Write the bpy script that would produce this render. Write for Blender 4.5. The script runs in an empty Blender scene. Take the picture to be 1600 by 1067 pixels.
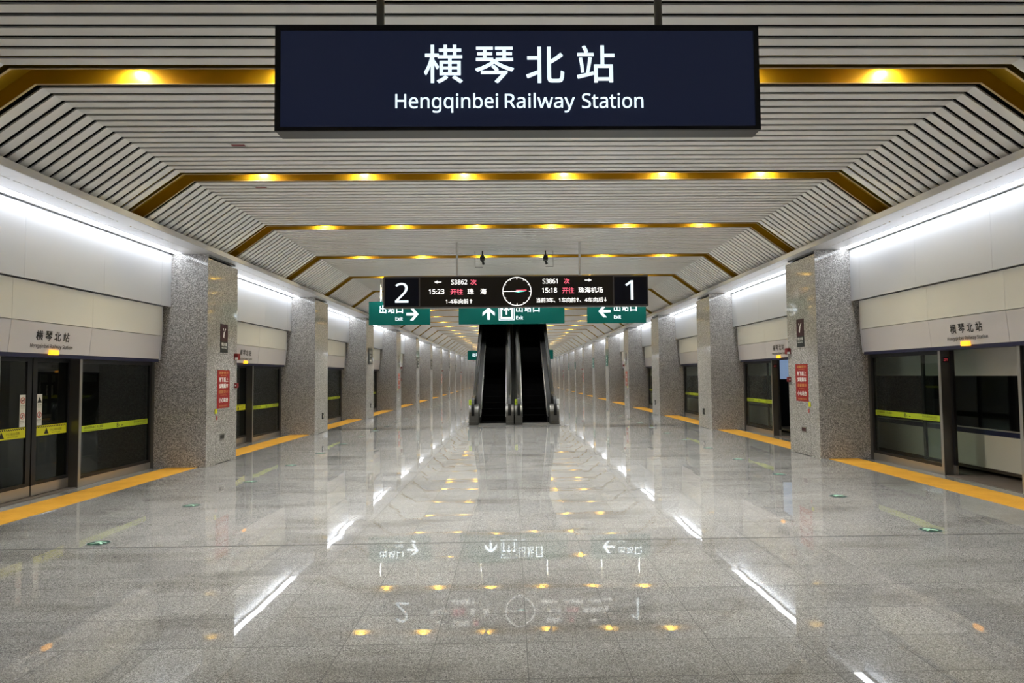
import bpy, bmesh, math, random
from mathutils import Vector, Matrix

random.seed(7)
S = bpy.context.scene
COL = S.collection

# ------------------------------------------------------------------ camera
cam_data = bpy.data.cameras.new('camera')
cam = bpy.data.objects.new('camera', cam_data)
COL.objects.link(cam)
R_ = Vector((0.99971782, -0.02117404, -0.01076711)).normalized()
U_ = Vector((0.00971909, -0.0489903, 0.99875197)).normalized()
F_ = Vector((0.0216751, 0.99857479, 0.04877069)).normalized()
cam.matrix_world = Matrix(((R_.x, U_.x, -F_.x, -0.0744), (R_.y, U_.y, -F_.y, 0.0), (R_.z, U_.z, -F_.z, 1.74), (0, 0, 0, 1)))
cam_data.sensor_fit = 'HORIZONTAL'
cam_data.sensor_width = 36.0
cam_data.lens = 1052.587 / 1600 * 36
cam_data.shift_x = -21.887 / 1600
cam_data.shift_y = 1.756 / 1600
cam_data.clip_start = 0.05
cam_data.clip_end = 400
S.camera = cam

# ------------------------------------------------------------------ world, exposure
w = bpy.data.worlds.new('world')
S.world = w
w.use_nodes = True
w.node_tree.nodes['Background'].inputs['Color'].default_value = (0.5, 0.55, 0.6, 1)
w.node_tree.nodes['Background'].inputs['Strength'].default_value = 0.01
S.view_settings.view_transform = 'Standard'
S.view_settings.look = 'None'
S.view_settings.gamma = 1
S.view_settings.use_curve_mapping = False
S.view_settings.exposure = 1.06
S.cycles.max_bounces = 9
S.cycles.diffuse_bounces = 5
S.cycles.glossy_bounces = 5
S.cycles.transparent_max_bounces = 10
STRIP_LIGHT = 4.7       # light lines over the platform doors
DOWNLIGHT = 520.0        # small warm lamps in the gold channels: face of the lens
DOWNBEAM = 165.0         # and the beam each throws down, in watts

# ------------------------------------------------------------------ materials
MATS = {}
def mat(name, col, rough=0.5, metal=0.0, emit=None, estr=1.0, spec=0.5):
    m = bpy.data.materials.new(name); m.use_nodes = True
    b = m.node_tree.nodes['Principled BSDF']
    b.inputs['Base Color'].default_value = (*col, 1)
    b.inputs['Roughness'].default_value = rough
    b.inputs['Metallic'].default_value = metal
    b.inputs['Specular IOR Level'].default_value = spec
    if emit:
        b.inputs['Emission Color'].default_value = (*emit, 1)
        b.inputs['Emission Strength'].default_value = estr
    MATS[name] = m
    return m

class NT:
    """small helper to write node trees"""
    def __init__(s, m):
        s.t = m.node_tree; s.b = s.t.nodes['Principled BSDF']
    def n(s, typ, **kw):
        nd = s.t.nodes.new(typ)
        for k, v in kw.items():
            setattr(nd, k, v)
        return nd
    def link(s, a, b): s.t.links.new(a, b)
    def val(s, sock, v):
        if hasattr(v, 'is_linked'): s.link(v, sock)
        else: sock.default_value = v
    def math(s, op, a, b=0.0, c=0.0):
        nd = s.n('ShaderNodeMath', operation=op)
        for i, v in enumerate((a, b, c)): s.val(nd.inputs[i], v)
        return nd.outputs[0]
    def vmath(s, op, a, b=(0, 0, 0)):
        nd = s.n('ShaderNodeVectorMath', operation=op)
        s.val(nd.inputs[0], a); s.val(nd.inputs[1], b)
        return nd
    def pos(s):
        return s.n('ShaderNodeNewGeometry').outputs['Position']
    def ramp(s, fac, stops, interp='LINEAR'):
        nd = s.n('ShaderNodeValToRGB'); cr = nd.color_ramp; cr.interpolation = interp
        while len(cr.elements) < len(stops): cr.elements.new(0.5)
        for e, (p, c) in zip(cr.elements, stops):
            e.position = p; e.color = (*c, 1)
        s.link(fac, nd.inputs[0])
        return nd.outputs[0]
    def mix(s, fac, a, b, blend='MIX'):
        nd = s.n('ShaderNodeMix', data_type='RGBA', blend_type=blend)
        s.val(nd.inputs[0], fac)
        for i, v in ((6, a), (7, b)):
            if hasattr(v, 'is_linked'): s.link(v, nd.inputs[i])
            else: nd.inputs[i].default_value = (*v, 1)
        return nd.outputs[2]
    def noise(s, vec, scale, detail=2.0, rough=0.5):
        nd = s.n('ShaderNodeTexNoise'); nd.inputs['Scale'].default_value = scale
        nd.inputs['Detail'].default_value = detail; nd.inputs['Roughness'].default_value = rough
        s.link(vec, nd.inputs['Vector'])
        return nd
    def voro(s, vec, scale):
        nd = s.n('ShaderNodeTexVoronoi'); nd.inputs['Scale'].default_value = scale
        s.link(vec, nd.inputs['Vector'])
        return nd
    def sep(s, vec):
        nd = s.n('ShaderNodeSeparateXYZ'); s.link(vec, nd.inputs[0]); return nd.outputs

TILE_X, TILE_Y, OFF_X, OFF_Y = 0.596, 0.5345, 0.006, 7.165

def floor_material():
    m = mat('floor_granite', (0.4, 0.39, 0.38), 0.07)
    k = NT(m); p = k.pos(); x, y, z = k.sep(p)
    tx = k.math('DIVIDE', k.math('SUBTRACT', x, OFF_X), TILE_X)
    ty = k.math('DIVIDE', k.math('SUBTRACT', y, OFF_Y), TILE_Y)
    ix, iy = k.math('FLOOR', tx), k.math('FLOOR', ty)
    cell = k.n('ShaderNodeCombineXYZ'); k.link(ix, cell.inputs[0]); k.link(iy, cell.inputs[1])
    wn = k.n('ShaderNodeTexWhiteNoise', noise_dimensions='3D'); k.link(cell.outputs[0], wn.inputs['Vector'])
    # speckle
    v1 = k.voro(p, 210).outputs['Color']
    sp = k.sep(v1)[0]
    speck = k.ramp(sp, [(0.0, (0.14, 0.135, 0.13)), (0.22, (0.26, 0.25, 0.24)), (0.55, (0.42, 0.41, 0.395)), (0.8, (0.56, 0.55, 0.53)), (1.0, (0.78, 0.77, 0.74))])
    tone = k.ramp(wn.outputs['Value'], [(0, (0.67, 0.67, 0.675)), (1, (0.80, 0.80, 0.80))])
    c = k.mix(1.0, speck, tone, 'MULTIPLY')
    # worn, dull patches drawn out across the walking direction
    sc = k.vmath('MULTIPLY', p, (0.55, 1.5, 1)).outputs[0]
    n1 = k.noise(sc, 1.1, 5, 0.62).outputs['Fac']
    st = k.ramp(n1, [(0.5, (1, 1, 1)), (0.62, (0.80, 0.79, 0.77)), (0.72, (0.62, 0.61, 0.59))])
    c = k.mix(1.0, c, st, 'MULTIPLY')
    # joints
    def line(t, size, wdt):
        f = k.math('SUBTRACT', t, k.math('FLOOR', t))
        d = k.math('MULTIPLY', k.math('MINIMUM', f, k.math('SUBTRACT', 1.0, f)), size)
        return k.math('LESS_THAN', d, wdt)
    j = k.math('MAXIMUM', line(tx, TILE_X, 0.0024), line(ty, TILE_Y, 0.0034))
    ej = k.math('LESS_THAN', k.math('ABSOLUTE', k.math('SUBTRACT', y, OFF_Y)), 0.016)
    j = k.math('MAXIMUM', j, ej)
    c = k.mix(j, c, (0.045, 0.042, 0.04))
    k.link(c, k.b.inputs['Base Color'])
    # polish
    r = k.ramp(n1, [(0.35, (0.005,) * 3), (0.58, (0.012,) * 3), (0.75, (0.08,) * 3)])
    r2 = k.math('MAXIMUM', r, k.math('MULTIPLY', j, 0.6))
    k.link(r2, k.b.inputs['Roughness'])
    k.b.inputs['Specular IOR Level'].default_value = 0.56
    # every slab lies a hair out of level, and is very slightly wavy
    tilt = k.vmath('SUBTRACT', wn.outputs['Color'], (0.5, 0.5, 0.5)).outputs[0]
    tilt = k.vmath('MULTIPLY', tilt, (0.003, 0.003, 0)).outputs[0]
    wv = k.vmath('SUBTRACT', k.noise(p, 2.6, 1.0).outputs['Color'], (0.5, 0.5, 0.5)).outputs[0]
    wv = k.vmath('MULTIPLY', wv, (0.0016, 0.0016, 0)).outputs[0]
    rp = k.noise(k.vmath('MULTIPLY', p, (1.0, 3.2, 1)).outputs[0], 1.0, 2.0).outputs['Color']
    rp = k.vmath('MULTIPLY', k.vmath('SUBTRACT', rp, (0.5, 0.5, 0.5)).outputs[0], (0.001, 0.0055, 0)).outputs[0]
    wv = k.vmath('ADD', wv, rp).outputs[0]
    g = k.n('ShaderNodeNewGeometry').outputs['Normal']
    nn = k.vmath('NORMALIZE', k.vmath('ADD', g, k.vmath('ADD', tilt, wv).outputs[0]).outputs[0]).outputs[0]
    k.link(nn, k.b.inputs['Normal'])
    return m

def granite_material():
    m = mat('column_granite', (0.4, 0.38, 0.36), 0.05)
    k = NT(m); p = k.pos()
    v = k.voro(p, 88); s = k.sep(v.outputs['Color'])
    c = k.ramp(s[0], [(0.0, (0.05, 0.048, 0.047)), (0.25, (0.16, 0.152, 0.147)), (0.5, (0.34, 0.325, 0.315)), (0.75, (0.53, 0.51, 0.495)), (1.0, (0.90, 0.88, 0.86))])
    v2 = k.sep(k.voro(p, 230).outputs['Color'])
    c = k.mix(0.35, c, k.ramp(v2[1], [(0, (0.1, 0.1, 0.1)), (1, (0.68, 0.66, 0.63))]))
    x, y, z = k.sep(p)
    def ln(h): return k.math('LESS_THAN', k.math('ABSOLUTE', k.math('SUBTRACT', z, h)), 0.003)
    j = k.math('MAXIMUM', k.math('MAXIMUM', ln(1.08), ln(3.43)), ln(2.255))
    c = k.mix(k.math('MULTIPLY', j, 0.6), c, (0.1, 0.095, 0.09))
    k.link(c, k.b.inputs['Base Color'])
    return m

def glass_material(name, tint, ior=1.5, rough=0.0):
    m = bpy.data.materials.new(name); m.use_nodes = True
    t = m.node_tree; t.nodes.remove(t.nodes['Principled BSDF'])
    out = t.nodes['Material Output']
    tr = t.nodes.new('ShaderNodeBsdfTransparent'); tr.inputs['Color'].default_value = (*tint, 1)
    gl = t.nodes.new('ShaderNodeBsdfGlossy'); gl.inputs['Roughness'].default_value = rough
    gl.inputs['Color'].default_value = (0.9, 0.95, 0.93, 1)
    f0 = t.nodes.new('ShaderNodeFresnel'); f0.inputs['IOR'].default_value = ior
    ge = t.nodes.new('ShaderNodeNewGeometry')
    fr = t.nodes.new('ShaderNodeMath'); fr.operation = 'MULTIPLY'      # the far face of a pane adds nothing of its own
    iv = t.nodes.new('ShaderNodeMath'); iv.operation = 'SUBTRACT'; iv.inputs[0].default_value = 1.0
    t.links.new(ge.outputs['Backfacing'], iv.inputs[1]); t.links.new(f0.outputs[0], fr.inputs[0]); t.links.new(iv.outputs[0], fr.inputs[1])
    mx = t.nodes.new('ShaderNodeMixShader')
    t.links.new(fr.outputs[0], mx.inputs[0]); t.links.new(tr.outputs[0], mx.inputs[1]); t.links.new(gl.outputs[0], mx.inputs[2])
    t.links.new(mx.outputs[0], out.inputs['Surface'])
    MATS[name] = m
    return m

def tactile_material():
    m = mat('tactile_yellow', (0.72, 0.36, 0.03), 0.55)
    k = NT(m); p = k.pos(); x, y, z = k.sep(p)
    def cellf(a, s):
        t = k.math('DIVIDE', a, s); f = k.math('SUBTRACT', t, k.math('FLOOR', t))
        return k.math('SUBTRACT', f, 0.5)
    fx, fy = cellf(x, 0.05), cellf(y, 0.05)
    d = k.math('SQRT', k.math('ADD', k.math('MULTIPLY', fx, fx), k.math('MULTIPLY', fy, fy)))
    h = k.math('SUBTRACT', 1.0, k.math('SMOOTH_MIN', k.math('MULTIPLY', d, 2.8), 1.0, 0.2))
    bp = k.n('ShaderNodeBump'); bp.inputs['Strength'].default_value = 0.9; bp.inputs['Distance'].default_value = 0.006
    k.link(h, bp.inputs['Height']); k.link(bp.outputs[0], k.b.inputs['Normal'])
    n = k.noise(p, 3, 3).outputs['Fac']
    k.link(k.ramp(n, [(0.3, (0.66, 0.31, 0.02)), (0.7, (0.80, 0.42, 0.045))]), k.b.inputs['Base Color'])
    return m

floor_material(); granite_material(); tactile_material()
mat('slat', (0.80, 0.79, 0.765), 0.32)
mat('dark_void', (0.006, 0.006, 0.006), 0.9, spec=0.1)  # near-black colour stands in for the darkness of unlit hollows
mat('gold', (0.42, 0.265, 0.013), 0.38, 0.55)
mat('gold_lip', (0.50, 0.38, 0.20), 0.35, 0.5)
mat('white_panel', (0.64, 0.65, 0.68), 0.28)
mat('soffit_white', (0.86, 0.86, 0.88), 0.28, 0.45)
mat('trim_grey', (0.62, 0.61, 0.60), 0.4)
mat('cream_panel', (0.84, 0.83, 0.79), 0.35)
mat('fascia_lilac', (0.66, 0.64, 0.685), 0.4)
mat('navy_strip', (0.018, 0.02, 0.07), 0.35)
mat('strip_lamp', (0.9, 0.9, 0.9), 0.5, emit=(0.90, 0.95, 1.0), estr=STRIP_LIGHT)
mat('downlight_lens', (0.9, 0.9, 0.9), 0.5, emit=(1.0, 0.88, 0.55), estr=DOWNLIGHT)
mat('steel', (0.52, 0.50, 0.47), 0.3, 0.85)
mat('steel_bright', (0.72, 0.72, 0.70), 0.22, 0.9)
mat('newel_steel', (0.15, 0.145, 0.13), 0.3, 0.8)
mat('steel_dark', (0.16, 0.155, 0.15), 0.35, 0.7)
mat('black_frame', (0.012, 0.012, 0.014), 0.35)
glass_material('door_glass', (0.82, 0.87, 0.85))
mat('tape_green', (0.46, 0.60, 0.02), 0.5)
mat('tape_yellow', (0.66, 0.66, 0.015), 0.5)
mat('ink', (0.01, 0.01, 0.012), 0.5)
mat('ink_blue', (0.02, 0.025, 0.04), 0.5)
mat('sticker_white', (0.75, 0.76, 0.74), 0.5)
mat('red_paint', (0.20, 0.010, 0.012), 0.45)
mat('red_mark', (0.5, 0.03, 0.03), 0.5)
mat('amber_lamp', (0.9, 0.5, 0.05), 0.4, emit=(1.0, 0.42, 0.02), estr=0.75)
mat('red_led', (0.3, 0.02, 0.02), 0.4, emit=(1.0, 0.10, 0.12), estr=0.25)
mat('sign_navy', (0.016, 0.021, 0.045), 0.32, emit=(0.10, 0.14, 0.36), estr=0.028)
mat('sign_black', (0.010, 0.010, 0.012), 0.35)
mat('lit_white', (0.8, 0.85, 0.9), 0.5, emit=(0.78, 0.93, 1.0), estr=0.52)
mat('led_screen', (0.007, 0.006, 0.005), 0.4, spec=0.2, emit=(0.5, 0.4, 0.3), estr=0.004)
mat('led_white', (0.8, 0.8, 0.8), 0.5, emit=(1.0, 0.97, 0.9), estr=0.80)
mat('led_red', (0.8, 0.1, 0.1), 0.5, emit=(1.0, 0.16, 0.26), estr=0.60)
mat('led_teal', (0.1, 0.6, 0.5), 0.5, emit=(0.22, 0.85, 0.66), estr=0.45)
mat('led_navy', (0.003, 0.004, 0.012), 0.4, spec=0.2)
mat('led_frame', (0.09, 0.088, 0.088), 0.4, 0.3)
mat('sign_green', (0.0, 0.042, 0.035), 0.4, emit=(0.0, 0.32, 0.25), estr=0.07, spec=0.2)
mat('rod_beige', (0.20, 0.185, 0.15), 0.45)
mat('esc_black', (0.0025, 0.0025, 0.0025), 1.0, spec=0.0)
mat('rubber', (0.006, 0.006, 0.006), 0.5, spec=0.25)
mat('esc_panel', (0.005, 0.005, 0.005), 0.55, spec=0.15)
mat('esc_deck', (0.022, 0.022, 0.018), 0.6, spec=0.2)
mat('marker_green', (0.003, 0.035, 0.026), 0.3)
mat('marker_glow', (0.55, 0.85, 0.66), 0.5)
mat('maroon', (0.05, 0.010, 0.014), 0.4)
mat('charcoal', (0.022, 0.024, 0.024), 0.4)
mat('poster_red', (0.30, 0.010, 0.010), 0.45)
mat('poster_gold', (0.62, 0.36, 0.12), 0.5)
mat('train_cream', (0.58, 0.575, 0.54), 0.35)
mat('train_navy', (0.012, 0.014, 0.055), 0.3)
mat('train_glass', (0.003, 0.003, 0.004), 0.08)
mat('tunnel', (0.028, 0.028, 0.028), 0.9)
mat('track_floor', (0.13, 0.105, 0.09), 0.7)
mat('train_blue_lit', (0.5, 0.6, 0.75), 0.4, emit=(0.36, 0.52, 0.8), estr=0.2)
mat('marker_grey', (0.3, 0.3, 0.3), 0.4)

# ------------------------------------------------------------------ geometry helpers
X_, Y_, Z_ = Vector((1, 0, 0)), Vector((0, 1, 0)), Vector((0, 0, 1))
class MB:
    def __init__(s): s.bm = bmesh.new()
    def box(s, x0, x1, y0, y1, z0, z1):
        if x0 > x1: x0, x1 = x1, x0
        if y0 > y1: y0, y1 = y1, y0
        if z0 > z1: z0, z1 = z1, z0
        v = [s.bm.verts.new((x, y, z)) for x in (x0, x1) for y in (y0, y1) for z in (z0, z1)]
        for f in ((0, 1, 3, 2), (4, 6, 7, 5), (0, 4, 5, 1), (2, 3, 7, 6), (0, 2, 6, 4), (1, 5, 7, 3)):
            s.bm.faces.new([v[i] for i in f])
        return s
    def prism(s, pts, axis, a, b):
        """polygon in the two other axes, extruded along axis from a to b"""
        def P(p, t):
            if axis == 'x': return (t, p[0], p[1])
            if axis == 'y': return (p[0], t, p[1])
            return (p[0], p[1], t)
        A = [s.bm.verts.new(P(p, a)) for p in pts]; B = [s.bm.verts.new(P(p, b)) for p in pts]
        n = len(pts)
        s.bm.faces.new(A[::-1]); s.bm.faces.new(B)
        for i in range(n): s.bm.faces.new((A[i], A[(i + 1) % n], B[(i + 1) % n], B[i]))
        return s
    def ribbon(s, lo, hi, y0, y1):
        """solid strip: polyline lo (x,z) below, hi (x,z) above, between y0 and y1"""
        n = len(lo)
        a = [[s.bm.verts.new((p[0], y, p[1])) for p in lo] for y in (y0, y1)]
        b = [[s.bm.verts.new((p[0], y, p[1])) for p in hi] for y in (y0, y1)]
        for i in range(n - 1):
            s.bm.faces.new((a[0][i], a[0][i + 1], a[1][i + 1], a[1][i]))
            s.bm.faces.new((b[0][i], b[1][i], b[1][i + 1], b[0][i + 1]))
            s.bm.faces.new((a[0][i], b[0][i], b[0][i + 1], a[0][i + 1]))
            s.bm.faces.new((a[1][i], a[1][i + 1], b[1][i + 1], b[1][i]))
        for i in (0, n - 1):
            s.bm.faces.new((a[0][i], a[1][i], b[1][i], b[0][i]))
        return s
    def cyl(s, p0, p1, r, r2=None, seg=16):
        p0, p1 = Vector(p0), Vector(p1); r2 = r if r2 is None else r2
        d = (p1 - p0).normalized(); u = d.orthogonal().normalized(); v = d.cross(u)
        c = [(math.cos(2 * math.pi * i / seg), math.sin(2 * math.pi * i / seg)) for i in range(seg)]
        A = [s.bm.verts.new(p0 + (u * a + v * b) * r) for a, b in c]
        B = [s.bm.verts.new(p1 + (u * a + v * b) * r2) for a, b in c]
        s.bm.faces.new(A[::-1]); s.bm.faces.new(B)
        for i in range(seg): s.bm.faces.new((A[i], A[(i + 1) % seg], B[(i + 1) % seg], B[i]))
        return s
    def sweep(s, pts, prof, up_hint=None):
        """sweep a closed profile (list of (x, n)) along a path in the YZ plane; x sideways, n normal to the path"""
        rings = []
        for i, p in enumerate(pts):
            a = pts[max(i - 1, 0)]; b = pts[min(i + 1, len(pts) - 1)]
            t = Vector((b[0] - a[0], b[1] - a[1])).normalized(); nrm = Vector((-t.y, t.x))
            rings.append([s.bm.verts.new((px, p[0] + nrm.x * pn, p[1] + nrm.y * pn)) for px, pn in prof])
        m = len(prof)
        for r0, r1 in zip(rings, rings[1:]):
            for i in range(m): s.bm.faces.new((r0[i], r0[(i + 1) % m], r1[(i + 1) % m], r1[i]))
        s.bm.faces.new(rings[0][::-1]); s.bm.faces.new(rings[-1])
        return s
    def ring(s, c, R, r, right, up, n=64):
        c = Vector(c); vs = [[], []]
        for i in range(n):
            a = 2 * math.pi * i / n; d = right * math.cos(a) + up * math.sin(a)
            vs[0].append(s.bm.verts.new(c + d * R)); vs[1].append(s.bm.verts.new(c + d * r))
        for i in range(n):
            s.bm.faces.new((vs[0][i], vs[0][(i + 1) % n], vs[1][(i + 1) % n], vs[1][i]))
        return s
    def poly(s, pts):
        s.bm.faces.new([s.bm.verts.new(p) for p in pts]); return s
    def build(s, name, m, parent=None, normals=True, bevel=0.0):
        if bevel > 0:
            bmesh.ops.bevel(s.bm, geom=list(s.bm.edges), offset=bevel, segments=2, affect='EDGES', clamp_overlap=True)
        if normals: bmesh.ops.recalc_face_normals(s.bm, faces=s.bm.faces)
        me = bpy.data.meshes.new(name); s.bm.to_mesh(me); s.bm.free()
        me.materials.append(MATS[m])
        o = bpy.data.objects.new(name, me); COL.objects.link(o)
        if parent: o.parent = parent
        return o

def tag(o, label, cat, group=None, kind=None):
    if label: o['label'] = label
    if cat: o['category'] = cat
    if group: o['group'] = group
    if kind: o['kind'] = kind
    return o
def thing(name, label, cat, loc, group=None):
    o = bpy.data.objects.new(name, None); COL.objects.link(o); o.location = loc
    o.empty_display_size = 0.1
    return tag(o, label, cat, group)
def struct(o, label=None):
    o['kind'] = 'structure'
    if label: o['label'] = label
    return o
KIDS = {}
def dup(root, loc, label):
    """copy a thing with its parts and their sub-parts"""
    r = root.copy(); COL.objects.link(r); r.location = loc; r['label'] = label
    for ch in KIDS[root.name]:
        c = ch[0].copy(); COL.objects.link(c); c.parent = r
        for g in ch[1]:
            d = g.copy(); COL.objects.link(d); d.parent = c
    return r
def remember(root):
    kids = {}
    for o in S.objects:
        if o.parent: kids.setdefault(o.parent.name, []).append(o)
    KIDS[root.name] = [(c, kids.get(c.name, [])) for c in kids.get(root.name, [])]

ORD = 'first second third fourth fifth sixth seventh eighth ninth tenth eleventh twelfth thirteenth fourteenth fifteenth sixteenth seventeenth eighteenth nineteenth twentieth'.split()
def nth(n):
    if n <= 20: return ORD[n - 1]
    if n == 30: return 'thirtieth'
    if n > 40: return 'forty-' + ORD[n - 41]
    if n == 40: return 'fortieth'
    return ('twenty-' if n < 30 else 'thirty-') + ORD[n % 10 - 1]

# lettering -> flat mesh
_FONT_CACHE = {}
def plain(t):       # sans-serif letter shapes for the Latin letters and figures
    return ''.join(chr(0x1D5A0 + ord(c) - 65) if 'A' <= c <= 'Z' else chr(0x1D5BA + ord(c) - 97) if 'a' <= c <= 'z'
                   else chr(0x1D7E2 + ord(c) - 48) if '0' <= c <= '9' else c for c in t)
def glyphs(body):
    key = body
    if key not in _FONT_CACHE:
        c = bpy.data.curves.new('lettering', 'FONT'); c.body = plain(body); c.resolution_u = 4
        o = bpy.data.objects.new('lettering', c); COL.objects.link(o)
        bpy.context.view_layer.update()
        ev = o.evaluated_get(bpy.context.evaluated_depsgraph_get()); me = ev.to_mesh()
        vs = [tuple(v.co[:2]) for v in me.vertices]; fs = [tuple(p.vertices) for p in me.polygons]
        ev.to_mesh_clear(); bpy.data.objects.remove(o); bpy.data.curves.remove(c)
        _FONT_CACHE[key] = (vs, fs)
    return _FONT_CACHE[key]
def put_text(mb, body, c, right, up, width=None, height=None, bold=0.0):
    """fit the text's own box to width x height, centred at c"""
    vs, fs = glyphs(body)
    xs = [v[0] for v in vs]; ys = [v[1] for v in vs]
    x0, x1, y0, y1 = min(xs), max(xs), min(ys), max(ys)
    sx = width / (x1 - x0) if width else None; sy = height / (y1 - y0) if height else None
    sx = sx or sy; sy = sy or sx
    c = Vector(c); e = bold * min(sx, sy)              # heavier strokes: the outline laid down four times, a little apart
    nrm = right.cross(up)
    for q, (dx, dy) in enumerate(((0, 0),) if not bold else ((-e, -e), (e, -e), (-e, e), (e, e))):
        nv = [mb.bm.verts.new(c + nrm * (q * 0.0004) + right * ((x - (x0 + x1) / 2) * (sx - 2 * e / (x1 - x0)) + dx) + up * ((y - (y0 + y1) / 2) * (sy - 2 * e / (y1 - y0)) + dy)) for x, y in vs]
        for f in fs:
            try: mb.bm.faces.new([nv[i] for i in f])
            except ValueError: pass
def text(name, body, m, parent, c, right, up, width=None, height=None, bold=0.0):
    mb = MB(); put_text(mb, body, c, right, up, width, height, bold)
    return mb.build(name, m, parent, normals=False)


def arrow(mb, c, d, n, L, Wd, head, stem):
    """solid arrow at c along d, length L"""
    c = Vector(c); t = c + d * (L / 2); s = c - d * (L / 2); hb = t - d * head
    mb.poly([s + n * stem, s - n * stem, hb - n * stem, hb + n * stem]); mb.poly([hb - n * Wd, t, hb + n * Wd])

# ------------------------------------------------------------------ layout
COL0, PITCH, DEPTH = 6.16, 7.3454, 1.458          # column faces: COL0 + k * PITCH
KMAX = 15
XC, XO = 6.12, 7.26                                # column inner and outer faces
YB, YE = -7.3, COL0 + (KMAX + 1) * PITCH + 1.5     # ends of the hall
ZC, XK, ZS = 4.975, 5.242, 4.237                   # ceiling height, knee, soffit height
SL = (0.812, -0.593); _l = math.hypot(*SL); SIN, COS = -SL[1] / _l, SL[0] / _l
BAND0, BANDP = 6.863, 3.6727
def coly(k): return COL0 + k * PITCH
def path(d, xe=6.26):
    """half cross-section of the ceiling raised by d, from the centre outwards"""
    xk = XK + d * math.tan(math.atan2(SIN, COS) / 2)
    ex = xe + SIN * d; ez = ZC - (xe - XK) / COS * SIN + COS * d
    return [(xk, ZC + d), (ex, ez)]
def full(d, xe=6.26):
    r = path(d, xe); return [(-x, z) for x, z in reversed(r)] + r

# ------------------------------------------------------------------ floor
f = MB(); f.poly([(-7.62, YB, 0), (7.62, YB, 0), (7.62, YE, 0), (-7.62, YE, 0)])
f.poly([(-7.62, YB, -0.12), (-7.62, YE, -0.12), (7.62, YE, -0.12), (7.62, YB, -0.12)])
for sx in (-7.62, 7.62):
    f.poly([(sx, YB, -0.12), (sx, YE, -0.12), (sx, YE, 0), (sx, YB, 0)])
struct(f.build('floor', 'floor_granite', normals=False), 'polished speckled grey granite floor slabs')

# ------------------------------------------------------------------ ceiling
HOLE = (6, 7, 8)                                   # ceiling fields left open over the escalators
HX = 1.95
cl = MB(); bk = MB()
j0, j1 = -4, int((YE - BAND0) / BANDP) + 1
def half(d, xi, sgn, xe=6.26):
    r = [(xi, ZC + d)] + path(d, xe)
    return [(sgn * x, z) for x, z in r]
for j in range(j0, j1):
    ys = BAND0 + j * BANDP
    for q in range(16):
        y0 = ys + 0.562 + q * 0.19825; y1 = y0 + 0.137
        if y0 < YB or y1 > YE: continue
        if j in HOLE:
            for sg in (-1, 1): cl.ribbon(half(0, HX, sg), half(0.018, HX, sg), y0, y1)
        else:
            cl.ribbon(full(0), full(0.018), y0, y1)
ceil = struct(cl.build('ceiling', 'slat'), 'grey linear slat ceiling bent down at both sides')
h0, h1 = BAND0 + HOLE[0] * BANDP + 0.56, BAND0 + (HOLE[-1] + 1) * BANDP
bk.ribbon(full(0.24), full(0.26), YB, h0)
bk.ribbon(full(0.24), full(0.26), h1, YE)
for sg in (-1, 1): bk.ribbon(half(0.24, HX, sg), half(0.26, HX, sg), h0, h1)
struct(bk.build('ceiling_void', 'dark_void'), 'black void above the ceiling slats')
sh = MB()
for sg in (-1, 1): sh.box(sg * HX, sg * (HX + 0.04), h0, h1, ZC, 10.0)
sh.box(-HX, HX, h0 - 0.04, h0, ZC, 10.0); sh.box(-HX, HX, h1, h1 + 0.04, ZC, 10.0); sh.box(-HX, HX, h0, h1, 10.0, 10.05)
struct(sh.build('wall_shaft', 'dark_void'), 'dark shaft over the escalators')

# ceiling edge trims, soffits and upper wall panels
for sg, side, tn in ((-1, 'left', 1), (1, 'right', 2)):
    t = MB(); t.box(sg * 5.941, sg * 5.965, YB, YE, ZS, 4.333)
    struct(t.build('trim_%d' % tn, 'trim_grey'), 'grey metal edge between slats and white soffit on the %s' % side)
    t = MB(); y = YB
    while y < YE:
        t.box(sg * 5.965, sg * 6.60, y, min(y + 1.033, YE), ZS, ZS + 0.03); y += 1.036
    t.box(sg * 6.80, sg * 6.84, YB, YE, ZS, ZS + 0.03)
    struct(t.build('trim_%d' % (tn + 2), 'soffit_white'), 'white metal soffit over the %s platform doors' % side)
    t = MB(); y = 9.47 - 10 * 1.836
    while y < YE:
        t.box(sg * 6.842, sg * 6.87, max(y, YB), min(y + 1.832, YE), 3.18, 4.218); y += 1.836
    t.box(sg * 6.87, sg * 7.6, YB, YE, 3.2, 4.3)
    struct(t.build('wall_%s' % side, 'white_panel'), 'white upper wall panels above the %s doors' % side)
    t = MB(); t.box(sg * 6.59, sg * 6.85, YB, YE, ZS + 0.06, ZS + 0.09); t.box(sg * 6.25, sg * 6.6, YB, YE, ZS + 0.031, ZS + 0.05)
    struct(t.build('trim_%d' % (tn + 4), 'steel_dark'), 'housing behind the light line on the %s' % side)
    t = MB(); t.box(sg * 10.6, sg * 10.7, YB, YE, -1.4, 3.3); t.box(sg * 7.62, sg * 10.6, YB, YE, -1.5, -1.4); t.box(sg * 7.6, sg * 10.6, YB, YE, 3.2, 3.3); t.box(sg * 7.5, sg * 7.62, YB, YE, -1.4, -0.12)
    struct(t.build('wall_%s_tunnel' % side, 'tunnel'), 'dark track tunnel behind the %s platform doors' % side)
t = MB(); t.box(-7.6, 7.6, YE, YE + 0.1, 0, 5.4); struct(t.build('wall_front', 'trim_grey'), 'far end wall of the platform hall')
t = MB(); t.box(-7.6, 7.6, YB - 0.1, YB, 0, 5.4); struct(t.build('wall_back', 'trim_grey'), 'end wall behind the viewpoint')

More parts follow.
